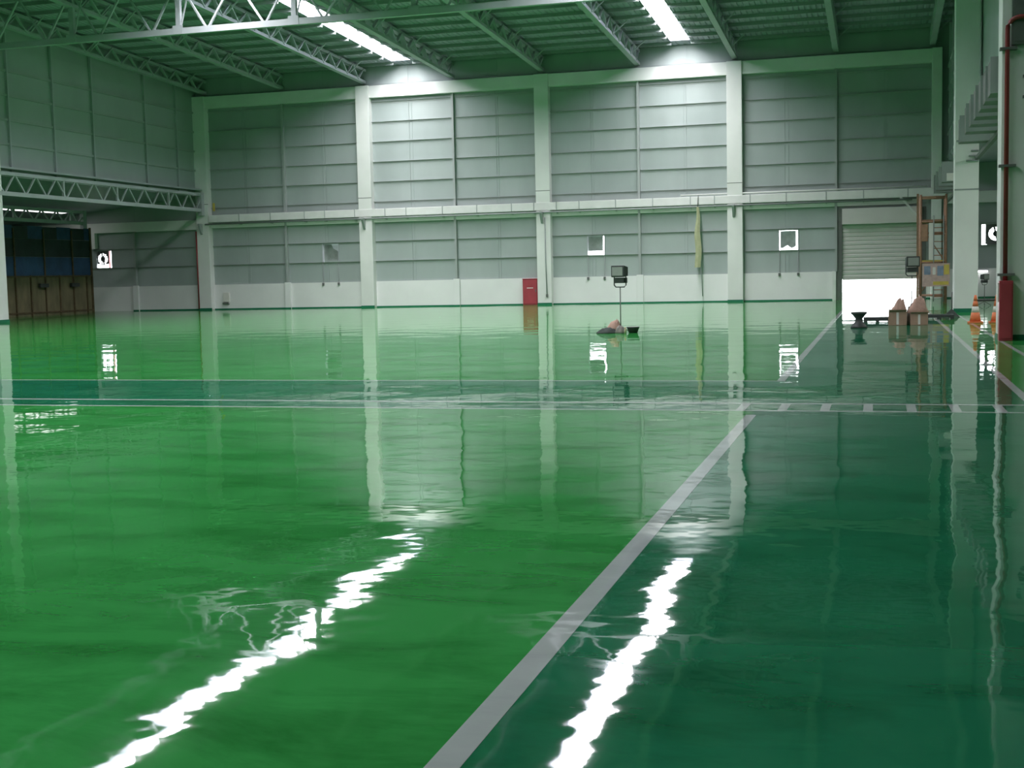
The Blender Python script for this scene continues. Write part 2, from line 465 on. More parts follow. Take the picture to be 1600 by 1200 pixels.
# ---------------------------------------------------------------- windows with weather hoods
wl = {'window_1': 'small square opening almost closed by a green-grey sheet, left end of the wall',
      'window_2': 'small square opening with a bright sill gap, above the floodlight',
      'window_3': 'small square opening with bright edges all round, left of the shutter'}
for n, (a, b) in WIN.items():
    t = struct(obj(n, None, None, ((a + b) / 2, YB, 2.46)), wl[n])
    fr = .035
    for p in ((a, a + fr, 2.46, 3.52), (b - fr, b, 2.46, 3.52), (a + fr, b - fr, 2.46, 2.46 + fr), (a + fr, b - fr, 3.52 - fr, 3.52)):
        box('window_frame', t, p[0], p[1], YB - .02, YB + .20, p[2], p[3], 'steel')
    if n == 'window_1': pts = [(a - .1, 2.52), (b - .10, 2.50), (b - .10, 3.05), (a + .55, 3.25), (a + .42, 3.60), (a - .1, 3.60)]
    elif n == 'window_2': pts = [(a - .1, 2.72), (b - .16, 2.72), (b - .15, 3.6), (a - .1, 3.6)]
    else: pts = [(a + .07, 2.62), (a + .20, 2.60), (a + .42, 2.74), (a + .60, 2.60), (a + .72, 2.62), (a + .84, 2.70), (a + .84, 3.46), (a + .07, 3.46)]
    custom('hood_sheet', t, (0, 0, 0), lambda bm: prism(bm, pts, 1, YB + .26, YB + .28), 'hood')
    if n == 'window_1':
        custom('hood_sheet', t, (0, 0, 0), lambda bm: prism(bm, [(a - .3, 2.3), (b + .3, 2.52), (b + .3, 3.9), (a - .3, 3.9)], 1, YB + .40, YB + .42), 'girt')
    for x in (a + .05, b - .02):
        tube('cable', t, [(x, YB - .03, 2.50), (x, YB - .03, 1.40), (x, YB - .10, 1.30)], .018, 'pipe', 6)
        box('cable_end', t, x - .05, x + .05, YB - .14, YB - .06, 1.24, 1.38, 'grey')

def fan(a, b, label, flip):
    t = thing('exhaust_fan', label, 'fan', ((a + b) / 2, YB, 2.46))
    zc = 3.02; cx = (a + .40) if flip else (a + .68); yy = YB + .10; R = .34
    def plate(bm):
        # square plate with a round hole
        n = 24; ring = [bm.verts.new((cx + R * math.cos(2 * math.pi * k / n), yy, zc + R * math.sin(2 * math.pi * k / n))) for k in range(n)]
        x0, x1, z0, z1 = (a, a + .80, 2.72, 3.52) if flip else (a + .22, b, 2.46, 3.52)
        out = []
        for k in range(n):
            c, s = math.cos(2 * math.pi * k / n), math.sin(2 * math.pi * k / n)
            tx = ((x1 - cx) / c if c > 1e-6 else (x0 - cx) / c if c < -1e-6 else 1e9)
            tz = ((z1 - zc) / s if s > 1e-6 else (z0 - zc) / s if s < -1e-6 else 1e9)
            q = min(tx, tz); out.append(bm.verts.new((cx + c * q, yy, zc + s * q)))
        for k in range(n): bm.faces.new((ring[k], ring[(k + 1) % n], out[(k + 1) % n], out[k]))
        g = bmesh.ops.extrude_face_region(bm, geom=list(bm.faces))
        for v in [e for e in g['geom'] if isinstance(e, bmesh.types.BMVert)]: v.co.y += .03
    custom('mounting_plate', t, (0, 0, 0), plate, 'grey')
    def ringf(bm):
        pts = [(cx + R * math.cos(2 * math.pi * k / 24), yy - .02, zc + R * math.sin(2 * math.pi * k / 24)) for k in range(25)]
        bm_tube(bm, pts, .022, 6, False)
    custom('guard_ring', t, (0, 0, 0), ringf, 'grey')
    for k in range(12):
        an = 2 * math.pi * k / 12 + .2
        bar('fan_blade', t, (cx + .06 * math.cos(an), yy, zc + .06 * math.sin(an)), (cx + R * math.cos(an), yy, zc + R * math.sin(an)), .085, .03, 'dark')
    tube('hub', t, [(cx, yy - .06, zc), (cx, yy + .06, zc)], .13, 'dark', 16)
    for x in (a, b - .04): box('frame_side', t, x, x + .04, YB, YB + .18, 2.46, 3.52, 'steel')
    if flip: box('frame_side', t, a + .82, a + .86, YB, YB + .18, 2.46, 3.52, 'redpipe')
fan(*FAN[0], 'round exhaust fan in the dark left side bay wall', True)
fan(*FAN[1], 'round exhaust fan between the two right hand columns', False)

# ---------------------------------------------------------------- roller shutter door
d = struct(obj('door_1', None, None, (.1, YB, 0)), 'beige roller shutter raised about a metre above the floor')
nz = 13; zb = 1.02; hz = (3.66 - zb) / nz
for k in range(nz):
    def slat(bm):
        prism(bm, [(0, 0), (-.035, hz * .25), (-.035, hz * .75), (0, hz), (.004, hz + .02), (.02, hz + .02), (.02, 0)], 0, -1.86, 1.86)
    if ('slat',) not in cache:
        bm = bmesh.new(); slat(bm); me = mesh_of(bm, 'slat'); me.materials.append(M['shutter']); cache[('slat',)] = me
    obj('slat', cache[('slat',)], d, (.09, YB + .02, zb + k * hz))
box('bottom_rail', d, -1.74, 1.92, YB - .03, YB + .06, zb - .05, zb + .02, 'shutter')
box('shutter_housing', d, -1.75, 1.95, YB - .42, YB + .05, 3.66, 4.42, 'shutter', .015)
box('guide_rail', d, -2.05, -1.75, YB - .10, YB + .08, 0, 4.42, 'grey')
box('guide_rail', d, 1.95, 2.15, YB - .10, YB + .08, 0, 4.42, 'grey')
box('door_jamb', d, -2.22, -2.05, YB - .16, YB - .02, 0, 1.42, 'white')

# ---------------------------------------------------------------- upper side walls, side bays, end wall
def side_wall(name, x, sgn, label, posts):
    w = struct(box(name, None, min(x, x - sgn * .12), max(x, x - sgn * .12), Y0, YB + .18, 6.35, 14.4, 'clad'), label)
    ys = [46.4] + posts + [YB]
    zz = [6.70, 7.76, 8.82, 9.88, 10.94, 12.0]
    for i in range(len(ys) - 1):
        for k in range(len(zz) - 1):
            a, b = sorted((x, x + sgn * .04))
            box('wall_panel', w, a, b, ys[i] + .006, ys[i + 1] - .006, zz[k] + .006, zz[k + 1] - .006, 'clad' if (i + k) % 3 else 'clad2')
    for z in zz[:-1]:
        for i in range(len(ys) - 1):
            a, b = sorted((x + sgn * .04, x + sgn * .12)); box('girt', w, a, b, ys[i] + .06, ys[i + 1] - .06, z - .05, z + .05, 'girt')
    for y in posts:
        a, b = sorted((x + sgn * .04, x + sgn * .16)); box('mullion', w, a, b, y - .04, y + .04, 6.4, 12.6, 'steel')
    return w
wall_left = side_wall('wall_left', XL, 1, 'grey sheet-clad upper wall along the left side of the hall', [48.65, 51.85, 54.95, 59.6, 62.7])
wall_right = side_wall('wall_right', XR + .1, -1, 'grey sheet-clad upper wall along the right side of the hall', [49.5, 53, 56.5, 60, 62.7])
struct(box('wall_front', None, -52, 14, Y0 - .2, Y0, 0, 14.6, 'clad'), 'grey end wall at the near end of the hall')
struct(box('wall_1', None, -52.2, -52, Y0, YB + .2, 0, 6.6, 'clad'), 'outer wall of the left side bay')
struct(box('wall_2', None, 14, 14.2, Y0, YB + .2, 0, 6.6, 'clad'), 'outer wall of the right side bay')
# low roofs over the side bays, roof light left, added light panel right
def bay_roof(n, x0, x1, s0, s1, label, sl, y0s, y1s, k, xh, sm):
    """x0..x1 covered, falling away from the hall eave xh by k"""
    zr = lambda x: 6.40 - k * abs(x - xh)
    def slab(parent, name, a, b, ya, yb, m, t=.05):
        def f(bm): prism(bm, [(a, zr(a)), (b, zr(b)), (b, zr(b) + t), (a, zr(a) + t)], 1, ya, yb)
        custom(name, parent, (0, 0, 0), f, m)
    r = struct(obj(n, None, None, ((x0 + x1) / 2, 20, 6.4)), label)
    for a, b in ((x0, s0), (s1, x1)): slab(r, 'roof_sheet', a, b, Y0, YB + .2, 'roof')
    for a, b in ((Y0, y0s), (y1s, YB + .2)): slab(r, 'roof_sheet', s0, s1, a, b, 'roof')
    t = thing('skylight', sl, 'skylight', ((s0 + s1) / 2, (y0s + y1s) / 2, zr(s0)), 'skylight strips')
    slab(t, 'translucent_sheet', s0, s1, y0s, y1s, sm, .02)
bay_roof('ceiling_1', -52, XL, -44.7, -43.8, 'low metal roof over the left side bay', 'low skylight glimpsed over the dark partition in the left side bay', 53, 63.5, .10, XL, 'sky3')
bay_roof('ceiling_2', XR + .1, 14, 7.0, 9.0, 'low metal roof over the right side bay', 'unseen light panel added over the right side bay to brighten the columns', 26, 48, .0, XR, 'bay_fill')  # this bay's light panel is added to brighten the right columns

# ---------------------------------------------------------------- roof trusses along the hall
def roof_truss(y0, y1):
    """y0 near, y1 far; local origin at far end of the bottom chord"""
    t = thing('roof_truss', '', 'truss', (0, y1, zroof(y1) - .82))
    zt = lambda y: zroof(y) - .20; zb = lambda y: zroof(y) - .82
    bar('top_chord', t, (0, y0, zt(y0)), (0, y1, zt(y1)), .26, .14, 'steel')
    bar('bottom_chord', t, (0, y0, zb(y0)), (0, y1, zb(y1)), .26, .14, 'steel')
    n = 26; st = (y1 - y0) / n
    for dx, ph in ((-.11, 0.0), (.11, .5)):           # two lattice planes back to back
        for k in range(n):
            a, b = y1 - (k + ph) * st, y1 - (k + 1 + ph) * st
            if b < y0: continue
            za, zb_ = (zt(a), zb(b)) if k % 2 == 0 else (zb(a), zt(b))
            bar('web', t, (dx, a, za), (dx, b, zb_), .12, .06, 'steel')
    # slender knee stays bracing the bottom chord to the purlins
    for k in range(3, n, 6):
        a = y1 - k * st
        bar('knee_stay', t, (0, a, zb(a)), (.75, a, zt(a) + .05), .05, .05, 'steel')
    return t
TX = sorted(COLX[1:4] + MIDX + [COLX[0] + .25, COLX[4] - .35])
tl = ['roof truss close against the left upper wall', 'second roof truss from the left wall, reaching the wall between the first two columns',
      'bright roof truss ending at the bright column, left of the left skylight', 'dense roof truss just right of the left skylight',
      'roof truss ending at the column beside the red cabinet', 'roof truss just left of the right hand skylight',
      'roof truss ending at the column right of the yellow strip', 'roof truss meeting the back wall between the right skylight and the right wall',
      'roof truss close against the right upper wall']
tn = ['against the left wall', 'second from the left wall', 'left of the left skylight', 'right of the left skylight', 'midway between the skylights',
      'left of the right skylight', 'right of the right skylight', 'second from the right wall', 'against the right wall']
tr = roof_truss(46.0, YB - .05)
near = roof_truss(YRIDGE, 46.0)
for i, x in enumerate(TX):
    for src, l in ((tr, tl[i]), (near, 'roof truss on the near side of the deep girder, ' + tn[i])):
        L = Vector((x, src.location.y, src.location.z))
        if i == 0: src.location = L; src['label'] = l; src['group'] = 'roof trusses'; WL[src.name] = L
        else: copy_tree(src, L, None, l, 'roof trusses')

# big girder truss across the hall on the column line
def girder():
    y = 46.0; zb, zt = 11.42, 13.25
    t = thing('girder_truss', 'deep girder truss crossing the hall at upper left, lit beneath the skylight', 'truss', (-17, y, zb))
    bar('bottom_chord', t, (XL + .1, y, zb), (XR, y, zb), .22, .24, 'steel')
    bar('top_chord', t, (XL + .1, y, zt), (XR, y, zt), .18, .18, 'steel')
    xs = sorted(COLX + MIDX)
    for x in xs[1:-1]: box('post', t, x - .10, x + .10, y - .08, y + .08, zb + .1, zt, 'steel')
    for a, b in zip(xs, xs[1:]):
        q = (b - a) / 4
        for (p0, z0), (p1, z1) in (((a + .1, zt), (a + q, zb)), ((a + q, zb), (a + 2 * q, zt)), ((a + 2 * q, zt), (a + 3 * q, zb)), ((a + 3 * q, zb), (b - .1, zt))):
            bar('web', t, (p0, y, z0), (p1, y, z1), .09, .07, 'steel')
        bar('web', t, (a + .55, y, zt), (a + .06, y, zb + .1), .05, .05, 'steel')
    for x in xs[1:-1]:
        box('gusset_plate', t, x - .22, x + .22, y - .13, y - .115, zb - .12, zb + .22, 'steel')
girder()

# edge trusses of the left side bay
def edge_truss(label, x, zt, zb, y0=46.9, y1=YB - .45):
    t = thing('edge_truss', label, 'truss', (x, y1, zb), 'side bay trusses')
    if x > -40: box('ledge', t, x - .3, x + .02, y0, y1, zt + .22, zt + .30, 'steel')
    bar('top_chord', t, (x, y0, zt), (x, y1, zt), .16, .16, 'steel')
    bar('bottom_chord', t, (x, y0, zb), (x, y1, zb), .18, .18, 'steel')
    n = 24; st = (y1 - y0) / n
    for k in range(n):
        a, b = y0 + k * st, y0 + (k + 1) * st
        z0, z1 = (zt, zb) if k % 2 == 0 else (zb, zt)
        bar('web', t, (x, a, z0), (x, b, z1), .07, .06, 'steel')
    for y in (51.85, 56.2, 61.0):
        box('post', t, x - .05, x + .05, y - .05, y + .05, zb, zt, 'steel')
    box('end_plate', t, x - .12, x + .12, y1 - .3, y1, zb - .3, zt + .1, 'steel')
edge_truss('pale lattice truss under the left upper wall, ending at the corner column', COLX[0] + .05, 6.42, 5.55)
edge_truss('second lattice truss deeper in the left side bay, above the dark partition', -42.4, 5.55, 4.95, 47.0, 62.3)

# ---------------------------------------------------------------- left foreground column and side bay
t = thing('column', 'white column cut by the left edge of the picture', 'column', (-36.65, 47.0, 0), 'left row columns')
box('shaft', t, -37.05, -36.28, 46.7, 47.4, 0, 12.6, 'white', .02)
box('skirting', t, -37.07, -36.26, 46.68, 47.42, 0, .12, 'base')
box('switch_box', t, -36.9, -36.66, 46.64, 46.70, 2.2, 2.5, 'pipe')

t = thing('partition', 'brown plywood and dark blue tarpaulin partition in the left side bay', 'partition', (-42.2, 55, 0))
px = -42.2; y = 46.0; k = 0
while y < 62.3:
    w = min(1.22, 62.35 - y)
    box('plywood_sheet', t, px - .02, px, y + .006, y + w - .006, 0.0, 2.02, 'ply')
    for z0, z1, mm in ((2.03, 3.05, 'tarpblue'), (3.06, 3.98, 'tarpdark'), (3.99, 4.62 + .03 * (k % 2), 'tarpblue' if k % 2 else 'tarpdark')):
        box('tarpaulin_sheet', t, px - .03, px - .01, y, y + w, z0, z1, mm)
    box('timber_post', t, px, px + .07, y - .035, y + .035, 0, 2.1 if k % 2 else 4.5, 'wood')
    y += w; k += 1
box('timber_post', t, px, px + .08, 62.30, 62.40, 0, 4.7, 'wood')
for z in (.12, 2.0): box('timber_rail', t, px, px + .05, 46, 62.3, z, z + .08, 'wood')
for y in (57.9, 60.6): box('latch_box', t, px + .07, px + .2, y - .35, y + .35, 1.46, 1.66, 'dark')
o = box('timber_offcut', None, -41.9, -41.3, 52.7, 54.4, 0, .12, 'ply', .01); tag(o, 'pale timber board lying at the foot of the plywood partition', 'board')
o = tube('downpipe', None, [(COLX[0] - .42, YB - .42, .05), (COLX[0] - .42, YB - .42, 4.4)], .05, 'redpipe'); tag(o, 'thin brown downpipe on the left corner column', 'pipe')
box('column_stub', None, -43.75, -43.45, YB - .3, YB - .02, 3.6, 4.5, 'white'); tag(bpy.data.objects['column_stub'], 'pale short post under the beam beside the dark partition', 'post')

t = thing('wall_box', 'small white electrical box low on the wall beside the left corner column', 'box', (-35.25, YB - .1, .35))
box('housing', t, -35.45, -35.08, YB - .16, YB - .06, .42, .95, 'palewhite', .012)
box('lower_lid', t, -35.50, -35.12, YB - .18, YB - .06, .30, .38, 'grey')
o = box('warning_plate', None, -35.85, -35.72, YB - .2, YB - .18, 5.5, 5.95, 'yellow'); tag(o, 'small faded orange plate above the duct near the left corner', 'plate')

# conduit on the column by the red cabinet
o = tube('hanging_cable', None, [(-16.62, YB - .48, 4.5), (-16.62, YB - .47, 2.2), (-16.58, YB - .48, .52)], .03, 'pipe', 6)
tag(o, 'thin cable hanging down the column beside the red cabinet', 'cable')
box('cable_plug', o, -16.63, -16.53, YB - .53, YB - .45, .40, .54, 'grey')

# hanging yellow strip
def strip_f(bm):
    n = 12; L = []
    for i in range(n + 1):
        z = 4.75 - i * (4.75 - 1.75) / n; w = .06 + .09 * min(1, i / 6); s = .03 * math.sin(i * .9)
        L.append([bm.verts.new((s - w, 0, z)), bm.verts.new((s, -.05, z)), bm.verts.new((s + w, 0, z)), bm.verts.new((s, .03, z))])
    for a, b in zip(L, L[1:]):
        for k in range(4): bm.faces.new((a[k], a[(k + 1) % 4], b[(k + 1) % 4], b[k]))
    bm.faces.new(L[0]); bm.faces.new(L[-1][::-1])
o = custom('cloth_strip', None, (-8.72, YB - .62, 0), strip_f, 'strip'); tag(o, 'long pale yellow cloth strip hanging from the duct', 'cloth')
tube('tie_rope', o, [(-8.72, YB - .62, 4.7), (-8.7, YB - .56, 5.2), (-8.7, YB - .5, 5.32)], .02, 'grey', 6)
tube('trailing_rope', o, [(-8.60, YB - .55, 1.75), (-8.58, YB - .3, 1.1), (-8.56, YB - .25, .3)], .022, 'pipe', 6)

# ---------------------------------------------------------------- fire hose cabinets and red riser
t = thing('hose_cabinet', 'red fire hose cabinet standing against the white dado of the back wall', 'cabinet', (-17.53, YB - .25, 0))
box('body', t, -17.93, -17.13, YB - .32, YB - .07, 0, 1.34, 'red', .012)
dr = box('door', t, -17.89, -17.17, YB - .345, YB - .32, .06, 1.28, 'red', .008)
box('label_strip', dr, -17.70, -17.36, YB - .35, YB - .345, .86, .90, 'palewhite')
box('door_handle', dr, -17.24, -17.20, YB - .37, YB - .345, .66, .82, 'grey')
box('lid', t, -17.95, -17.11, YB - .35, YB - .05, 1.34, 1.37, 'red')

t = thing('column', 'large pale green-lit column at the right edge carrying the red pipe', 'column', (2.75, 27.9, 0), 'right row columns')
box('shaft', t, 2.33, 3.2, 27.6, 28.4, 0, 13.4, 'white', .02)
box('skirting', t, 2.315, 3.215, 27.585, 28.415, 0, .11, 'base')
t = thing('equipment_box', 'dark grey box fixed high on the right foreground column behind the bent red pipe', 'box', (2.9, 27.5, 5.85))
box('housing', t, 2.50, 3.18, 27.46, 27.60, 5.84, 7.4, 'grey', .012)
box('lid_rim', t, 2.54, 3.14, 27.44, 27.46, 5.9, 7.34, 'grey')

t = thing('hose_cabinet', 'narrow red hydrant box at the foot of the right foreground column', 'cabinet', (2.42, 27.4, 0))
box('body', t, 2.30, 2.56, 27.30, 27.59, 0, 1.20, 'red', .012)
box('side_plate', t, 2.275, 2.30, 27.36, 27.56, .78, 1.16, 'palewhite')
box('door', t, 2.325, 2.535, 27.285, 27.30, .05, 1.15, 'red', .004)
t = thing('riser_pipe', 'dark red riser pipe bending to the right at the top of the right column', 'pipe', (2.42, 27.45, 1.2))
P = [(2.42, 27.47, 1.2), (2.42, 27.47, 6.15)]
for k in range(1, 6):
    an = k / 5 * math.pi / 2; P.append((2.42 + .2 * (1 - math.cos(an)), 27.47 - .0 - .12 * (1 - math.cos(an)), 6.15 + .2 * math.sin(an)))
P.append((3.3, 27.35, 6.35))
tube('pipe', t, P, .045, 'redpipe', 12)
for z in (1.32, 3.48, 5.77):
    box('clamp', t, 2.28, 2.60, 27.42, 27.60, z - .025, z + .025, 'grey')
for z, w in ((5.2, .09), (4.8, .14)):
    box('stub_bracket', t, 2.72, 2.72 + w, 27.50, 27.60, z, z + .05, 'grey')

# second right column
t = thing('column', 'tall pale column left of the red pipe column, beside the scaffold', 'column', (2.75, 45, 0), 'right row columns')
box('shaft', t, 2.36, 3.10, 44.6, 45.5, 0, 13.0, 'white', .02)
box('skirting', t, 2.345, 3.115, 44.585, 45.515, 0, .13, 'base')
box('joint_band', t, 2.355, 3.105, 44.592, 44.61, 3.98, 4.03, 'pipe')
for z, a, b in ((5.55, 2.4, 3.05), (5.22, 2.85, 3.08), (5.06, 2.78, 3.08), (4.90, 2.70, 3.08)):
    box('cable_bracket', t, a, b, 44.5, 44.6, z, z + .045, 'pipe')

# row of grey boxes hung along the right hand columns
bl = [28.6, 29.9, 31.3, 32.9, 34.6, 36.4, 39.2]
first = None
for i, y in enumerate(bl + [50.0, 52.5, 55.0, 57.0]):
    lab = ['nearest', 'second nearest', 'third nearest', 'fourth nearest', 'fifth nearest', 'sixth nearest', 'seventh nearest'][i] + \
        ' grey duct box hung between the two right columns' if i < 7 else \
        ['first', 'second', 'third', 'fourth'][i - 7] + ' grey duct box hung behind the tall right column, above the scaffold'
    if first is None:
        first = thing('duct_box', lab, 'duct', (2.7, y, 5.0), 'duct boxes along the right columns')
        box('casing', first, 2.22, 3.12, y, y + 1.0, 5.08, 5.78, 'grey', .01)
        box('front_flange', first, 2.19, 3.14, y - .03, y, 5.06, 5.80, 'pipe')
    else:
        copy_tree(first, (2.7, y, 5.0 if i < 7 else 4.55), None, lab)
o = box('support_rail', None, 2.98, 3.10, 28.4, 44.6, 4.96, 5.06, 'grey'); tag(o, 'grey rail under the duct boxes between the two right columns', 'rail')
o = box('support_rail', None, 2.98, 3.10, 45.5, 64.5, 4.51, 4.61, 'grey'); tag(o, 'grey rail under the duct boxes behind the tall right column', 'rail')
o = box('sign_plate', None, 2.36, 2.70, 49.94, 49.97, 4.64, 4.92, 'palewhite'); tag(o, 'small white square plate hanging beside the tall right column', 'sign')

# ---------------------------------------------------------------- floodlights
def floodlight(label, x, y, zh, sc, yawdeg, tri=True):
    t = thing('floodlight', label, 'floodlight', (x, y, 0), 'work floodlights on stands')
    ca, sa = math.cos(math.radians(yawdeg)), math.sin(math.radians(yawdeg))
    def rot(p): return (x + (p[0] * ca - p[1] * sa) * sc, y + (p[0] * sa + p[1] * ca) * sc, zh + p[2] * sc)
    def rb(bm, x0, x1, y0, y1, z0, z1, tz=0):
        bm_box(bm, x0, x1, y0, y1, z0, z1)
    def place(name, par, m, fn, bev=0.0):
        o = custom(name, par, (x, y, zh), fn, m, bev); o.rotation_euler = (0, 0, math.radians(yawdeg)); o.scale = (sc,) * 3; return o
    def hood(bm):   # lamp housing: wide face, smaller back
        f = [(-.19, -.13, .0), (.19, -.13, .0), (.19, -.13, .30), (-.19, -.13, .30)]
        b = [(-.15, .16, .03), (.15, .16, .03), (.15, .16, .26), (-.15, .16, .26)]
        A = [bm.verts.new(p) for p in f]; B = [bm.verts.new(p) for p in b]
        bm.faces.new(A); bm.faces.new(B[::-1])
        for i in range(4): bm.faces.new((A[i], B[i], B[(i + 1) % 4], A[(i + 1) % 4]))
    place('lamp_housing', t, 'dark', hood, .02)
    place('lamp_glass', t, 'lens', lambda bm: bm_box(bm, -.15, .15, -.145, -.125, .04, .26))
    place('ballast_box', t, 'dark', lambda bm: bm_box(bm, -.14, .15, -.08, .12, -.15, -.01), .012)
    place('yoke', t, 'dark', lambda bm: bm_tube(bm, [(-.17, 0, .1), (-.17, 0, -.20), (-.12, 0, -.25), (.12, 0, -.25), (.17, 0, -.20), (.17, 0, .1)], .016, 6))
    tube('pole', t, [(x, y, .02), (x, y, zh - .25 * sc)], .014, 'grey', 8)
    for k in range(3):
        an = 2 * math.pi * k / 3 + .5
        tube('leg', t, [(x, y, .16), (x + .28 * math.cos(an), y + .28 * math.sin(an), .012)], .012, 'grey', 6)
    return t
floodlight('floodlight on a thin stand in the open middle of the green floor', -6.35, 32.2, 1.42, 1.0, -18)
floodlight('floodlight on a stand silhouetted before the shutter door', .84, 36.2, 1.52, .95, 15)
floodlight('small floodlight stand behind the orange cones', 3.85, 52.0, .98, .75, 40)

def heap(name, label, cat, x, y, rx, ry, h, m, seed, rot=0, z=0, skew=(0, 0), par=None):
    """crumpled pile: a closed lumpy mound"""
    def f(bm):
        n, r = 26, 8; rings = []
        for i in range(r):
            q = 1 - i / r; ring = []
            for k in range(n):
                a = 2 * math.pi * k / n
                wob = 1 + .22 * noise.noise(Vector((math.cos(a) * 1.8 + seed, math.sin(a) * 1.8, i * .3)))
                px, py = rx * q * wob * math.cos(a), ry * q * wob * math.sin(a)
                zz = h * (1 - q ** 2.1) * (1 + .35 * noise.noise(Vector((px * 5 / max(rx, .1), py * 5 / max(ry, .1), seed))))
                t = 1 - q
                ring.append(bm.verts.new((px + skew[0] * t, py + skew[1] * t, max(0.0, zz) if i else 0.0)))
            rings.append(ring)
        top = bm.verts.new((skew[0], skew[1], h))
        for a, b in zip(rings, rings[1:]):
            for k in range(n): bm.faces.new((a[k], a[(k + 1) % n], b[(k + 1) % n], b[k])).smooth = True
        for k in range(n): bm.faces.new((rings[-1][k], rings[-1][(k + 1) % n], top)).smooth = True
        bm.faces.new(rings[0][::-1])
    o = custom(name, par, (x, y, z), f, m); o.rotation_euler = (0, 0, rot)
    if par is None: tag(o, label, cat)
    return o
heap('dark_cloth', 'dark crumpled cloth spread left of the floodlight foot', 'cloth', -6.66, 32.12, .34, .22, .14, 'cloth_dark', 1.3, .2)
heap('pink_cloth', 'pinkish brown cloth bunched over the dark cloth by the floodlight pole', 'cloth', -6.53, 32.2, .20, .14, .25, 'cloth_pink', 4.1, .2, .08, (.08, 0))
heap('grey_sack', 'grey sack slumped at the foot of the floodlight pole', 'sack', -6.33, 32.02, .15, .14, .20, 'cloth_grey', 7.7)
def basin(bm):
    n = 28
    prof = [(.11, 0), (.155, .13), (.168, .145), (.165, .155), (.148, .14), (.10, .015)]
    R = [[bm.verts.new((r * math.cos(2 * math.pi * k / n), r * math.sin(2 * math.pi * k / n), z)) for k in range(n)] for r, z in prof]
    for a, b in zip(R, R[1:]):
        for k in range(n): bm.faces.new((a[k], a[(k + 1) % n], b[(k + 1) % n], b[k])).smooth = True
    bm.faces.new(R[0][::-1]); bm.faces.new(R[-1])
o = custom('basin', None, (-6.03, 32.2, 0), basin, 'dark'); tag(o, 'black plastic basin on the floor right of the floodlight pole', 'basin')
t = thing('bottle', 'small pale bottle beside the black basin', 'bottle', (-6.17, 31.88, 0))
tube('bottle_body', t, [(-6.17, 31.88, 0), (-6.17, 31.88, .10), (-6.17, 31.88, .13)], [.03, .03, .013], 'strip', 10)
tube('cap', t, [(-6.17, 31.88, .13), (-6.17, 31.88, .155)], .014, 'orange', 8)

# ---------------------------------------------------------------- clutter in front of the shutter
def pedestal(bm):
    n = 24; prof = [(.21, 0), (.19, .05), (.10, .16), (.09, .24), (.17, .34), (.20, .36), (.20, .41), (.0, .41)]
    R = [[bm.verts.new((max(r, .002) * math.cos(2 * math.pi * k / n), max(r, .002) * math.sin(2 * math.pi * k / n), z)) for k in range(n)] for r, z in prof]
    for a, b in zip(R, R[1:]):
        for k in range(n): bm.faces.new((a[k], a[(k + 1) % n], b[(k + 1) % n], b[k])).smooth = True
    bm.faces.new(R[0][::-1])
o = custom('drum_pedestal', None, (-.50, 33.8, 0), pedestal, 'dark'); tag(o, 'dark waisted pedestal standing in the doorway glare', 'pedestal')
def carton(label, x, y, w, dp, h):
    t = thing('carton', label, 'box', (x, y, 0), 'cartons before the shutter')
    box('carton_body', t, x - w / 2, x + w / 2, y - dp / 2, y + dp / 2, 0, h, 'card', .008)
    for s in (-1, 1):
        o = box('flap', t, x - w / 2 + .01, x + w / 2 - .01, y + s * dp / 2 - .09, y + s * dp / 2 + .09, h + .002, h + .008, 'card')
        o.rotation_euler = (s * .5, 0, 0)
    box('tape', t, x - .03, x + .03, y - dp / 2 - .003, y - dp / 2, .02, h - .02, 'palewhite')
carton('brown carton under a peaked bundle, left of the pair before the shutter', .46, 35.3, .46, .4, .36)
carton('brown carton with a sack leaning over it, right of the pair before the shutter', 1.0, 35.3, .44, .4, .30)
heap('bundle', 'peaked brown bundle piled on the left carton', 'bundle', .50, 35.3, .20, .18, .30, 'cloth_pink', 2.2, 0, .37, (.05, 0))
heap('bundle', 'slumped brown sack piled on the right carton', 'sack', .98, 35.3, .26, .2, .42, 'cloth_pink', 5.2, 0, .31, (.06, 0))
heap('bundle', 'dark sack slumped on the floor beside the right carton', 'sack', .73, 35.75, .12, .18, .48, 'cloth_grey', 9.4, 0, 0, (.1, 0))
def pallet(label, x, y, w, dp):
    t = thing('pallet', label, 'pallet', (x, y, 0), 'low dark pallets')
    for i in range(5):
        yy = y - dp / 2 + i * dp / 5
        box('deck_board', t, x - w / 2, x + w / 2, yy, yy + dp / 5 - .02, .05, .13, 'dark')
    for i in range(3):
        xx = x - w / 2 + .05 + i * (w - .1) / 2
        box('bearer', t, xx - .05, xx + .05, y - dp / 2, y + dp / 2 - .03, 0, .05, 'dark')
pallet('low dark pallet between the pedestal and the cartons', -.05, 37.6, .75, .7)
pallet('low dark pallet right of the cartons, near the scaffold foot', 1.66, 39.2, .8, .8)

# dark weighted foot beside the tall column
t = thing('stand_base', 'black pyramid shaped stand foot beside the tall right column', 'stand', (2.07, 40.6, 0))
custom('foot', t, (2.07, 40.6, 0), lambda bm: (lambda b, tp: [bm.faces.new((b[k], b[(k + 1) % 4], tp)) for k in range(4)] + [bm.faces.new(b[::-1])])(
    [bm.verts.new(p) for p in ((-.24, -.2, 0), (.24, -.2, 0), (.24, .2, 0), (-.24, .2, 0))], bm.verts.new((.02, 0, .26))), 'cloth_dark')
tube('post', t, [(2.09, 40.6, .2), (2.09, 40.6, .75)], .02, 'grey', 8)

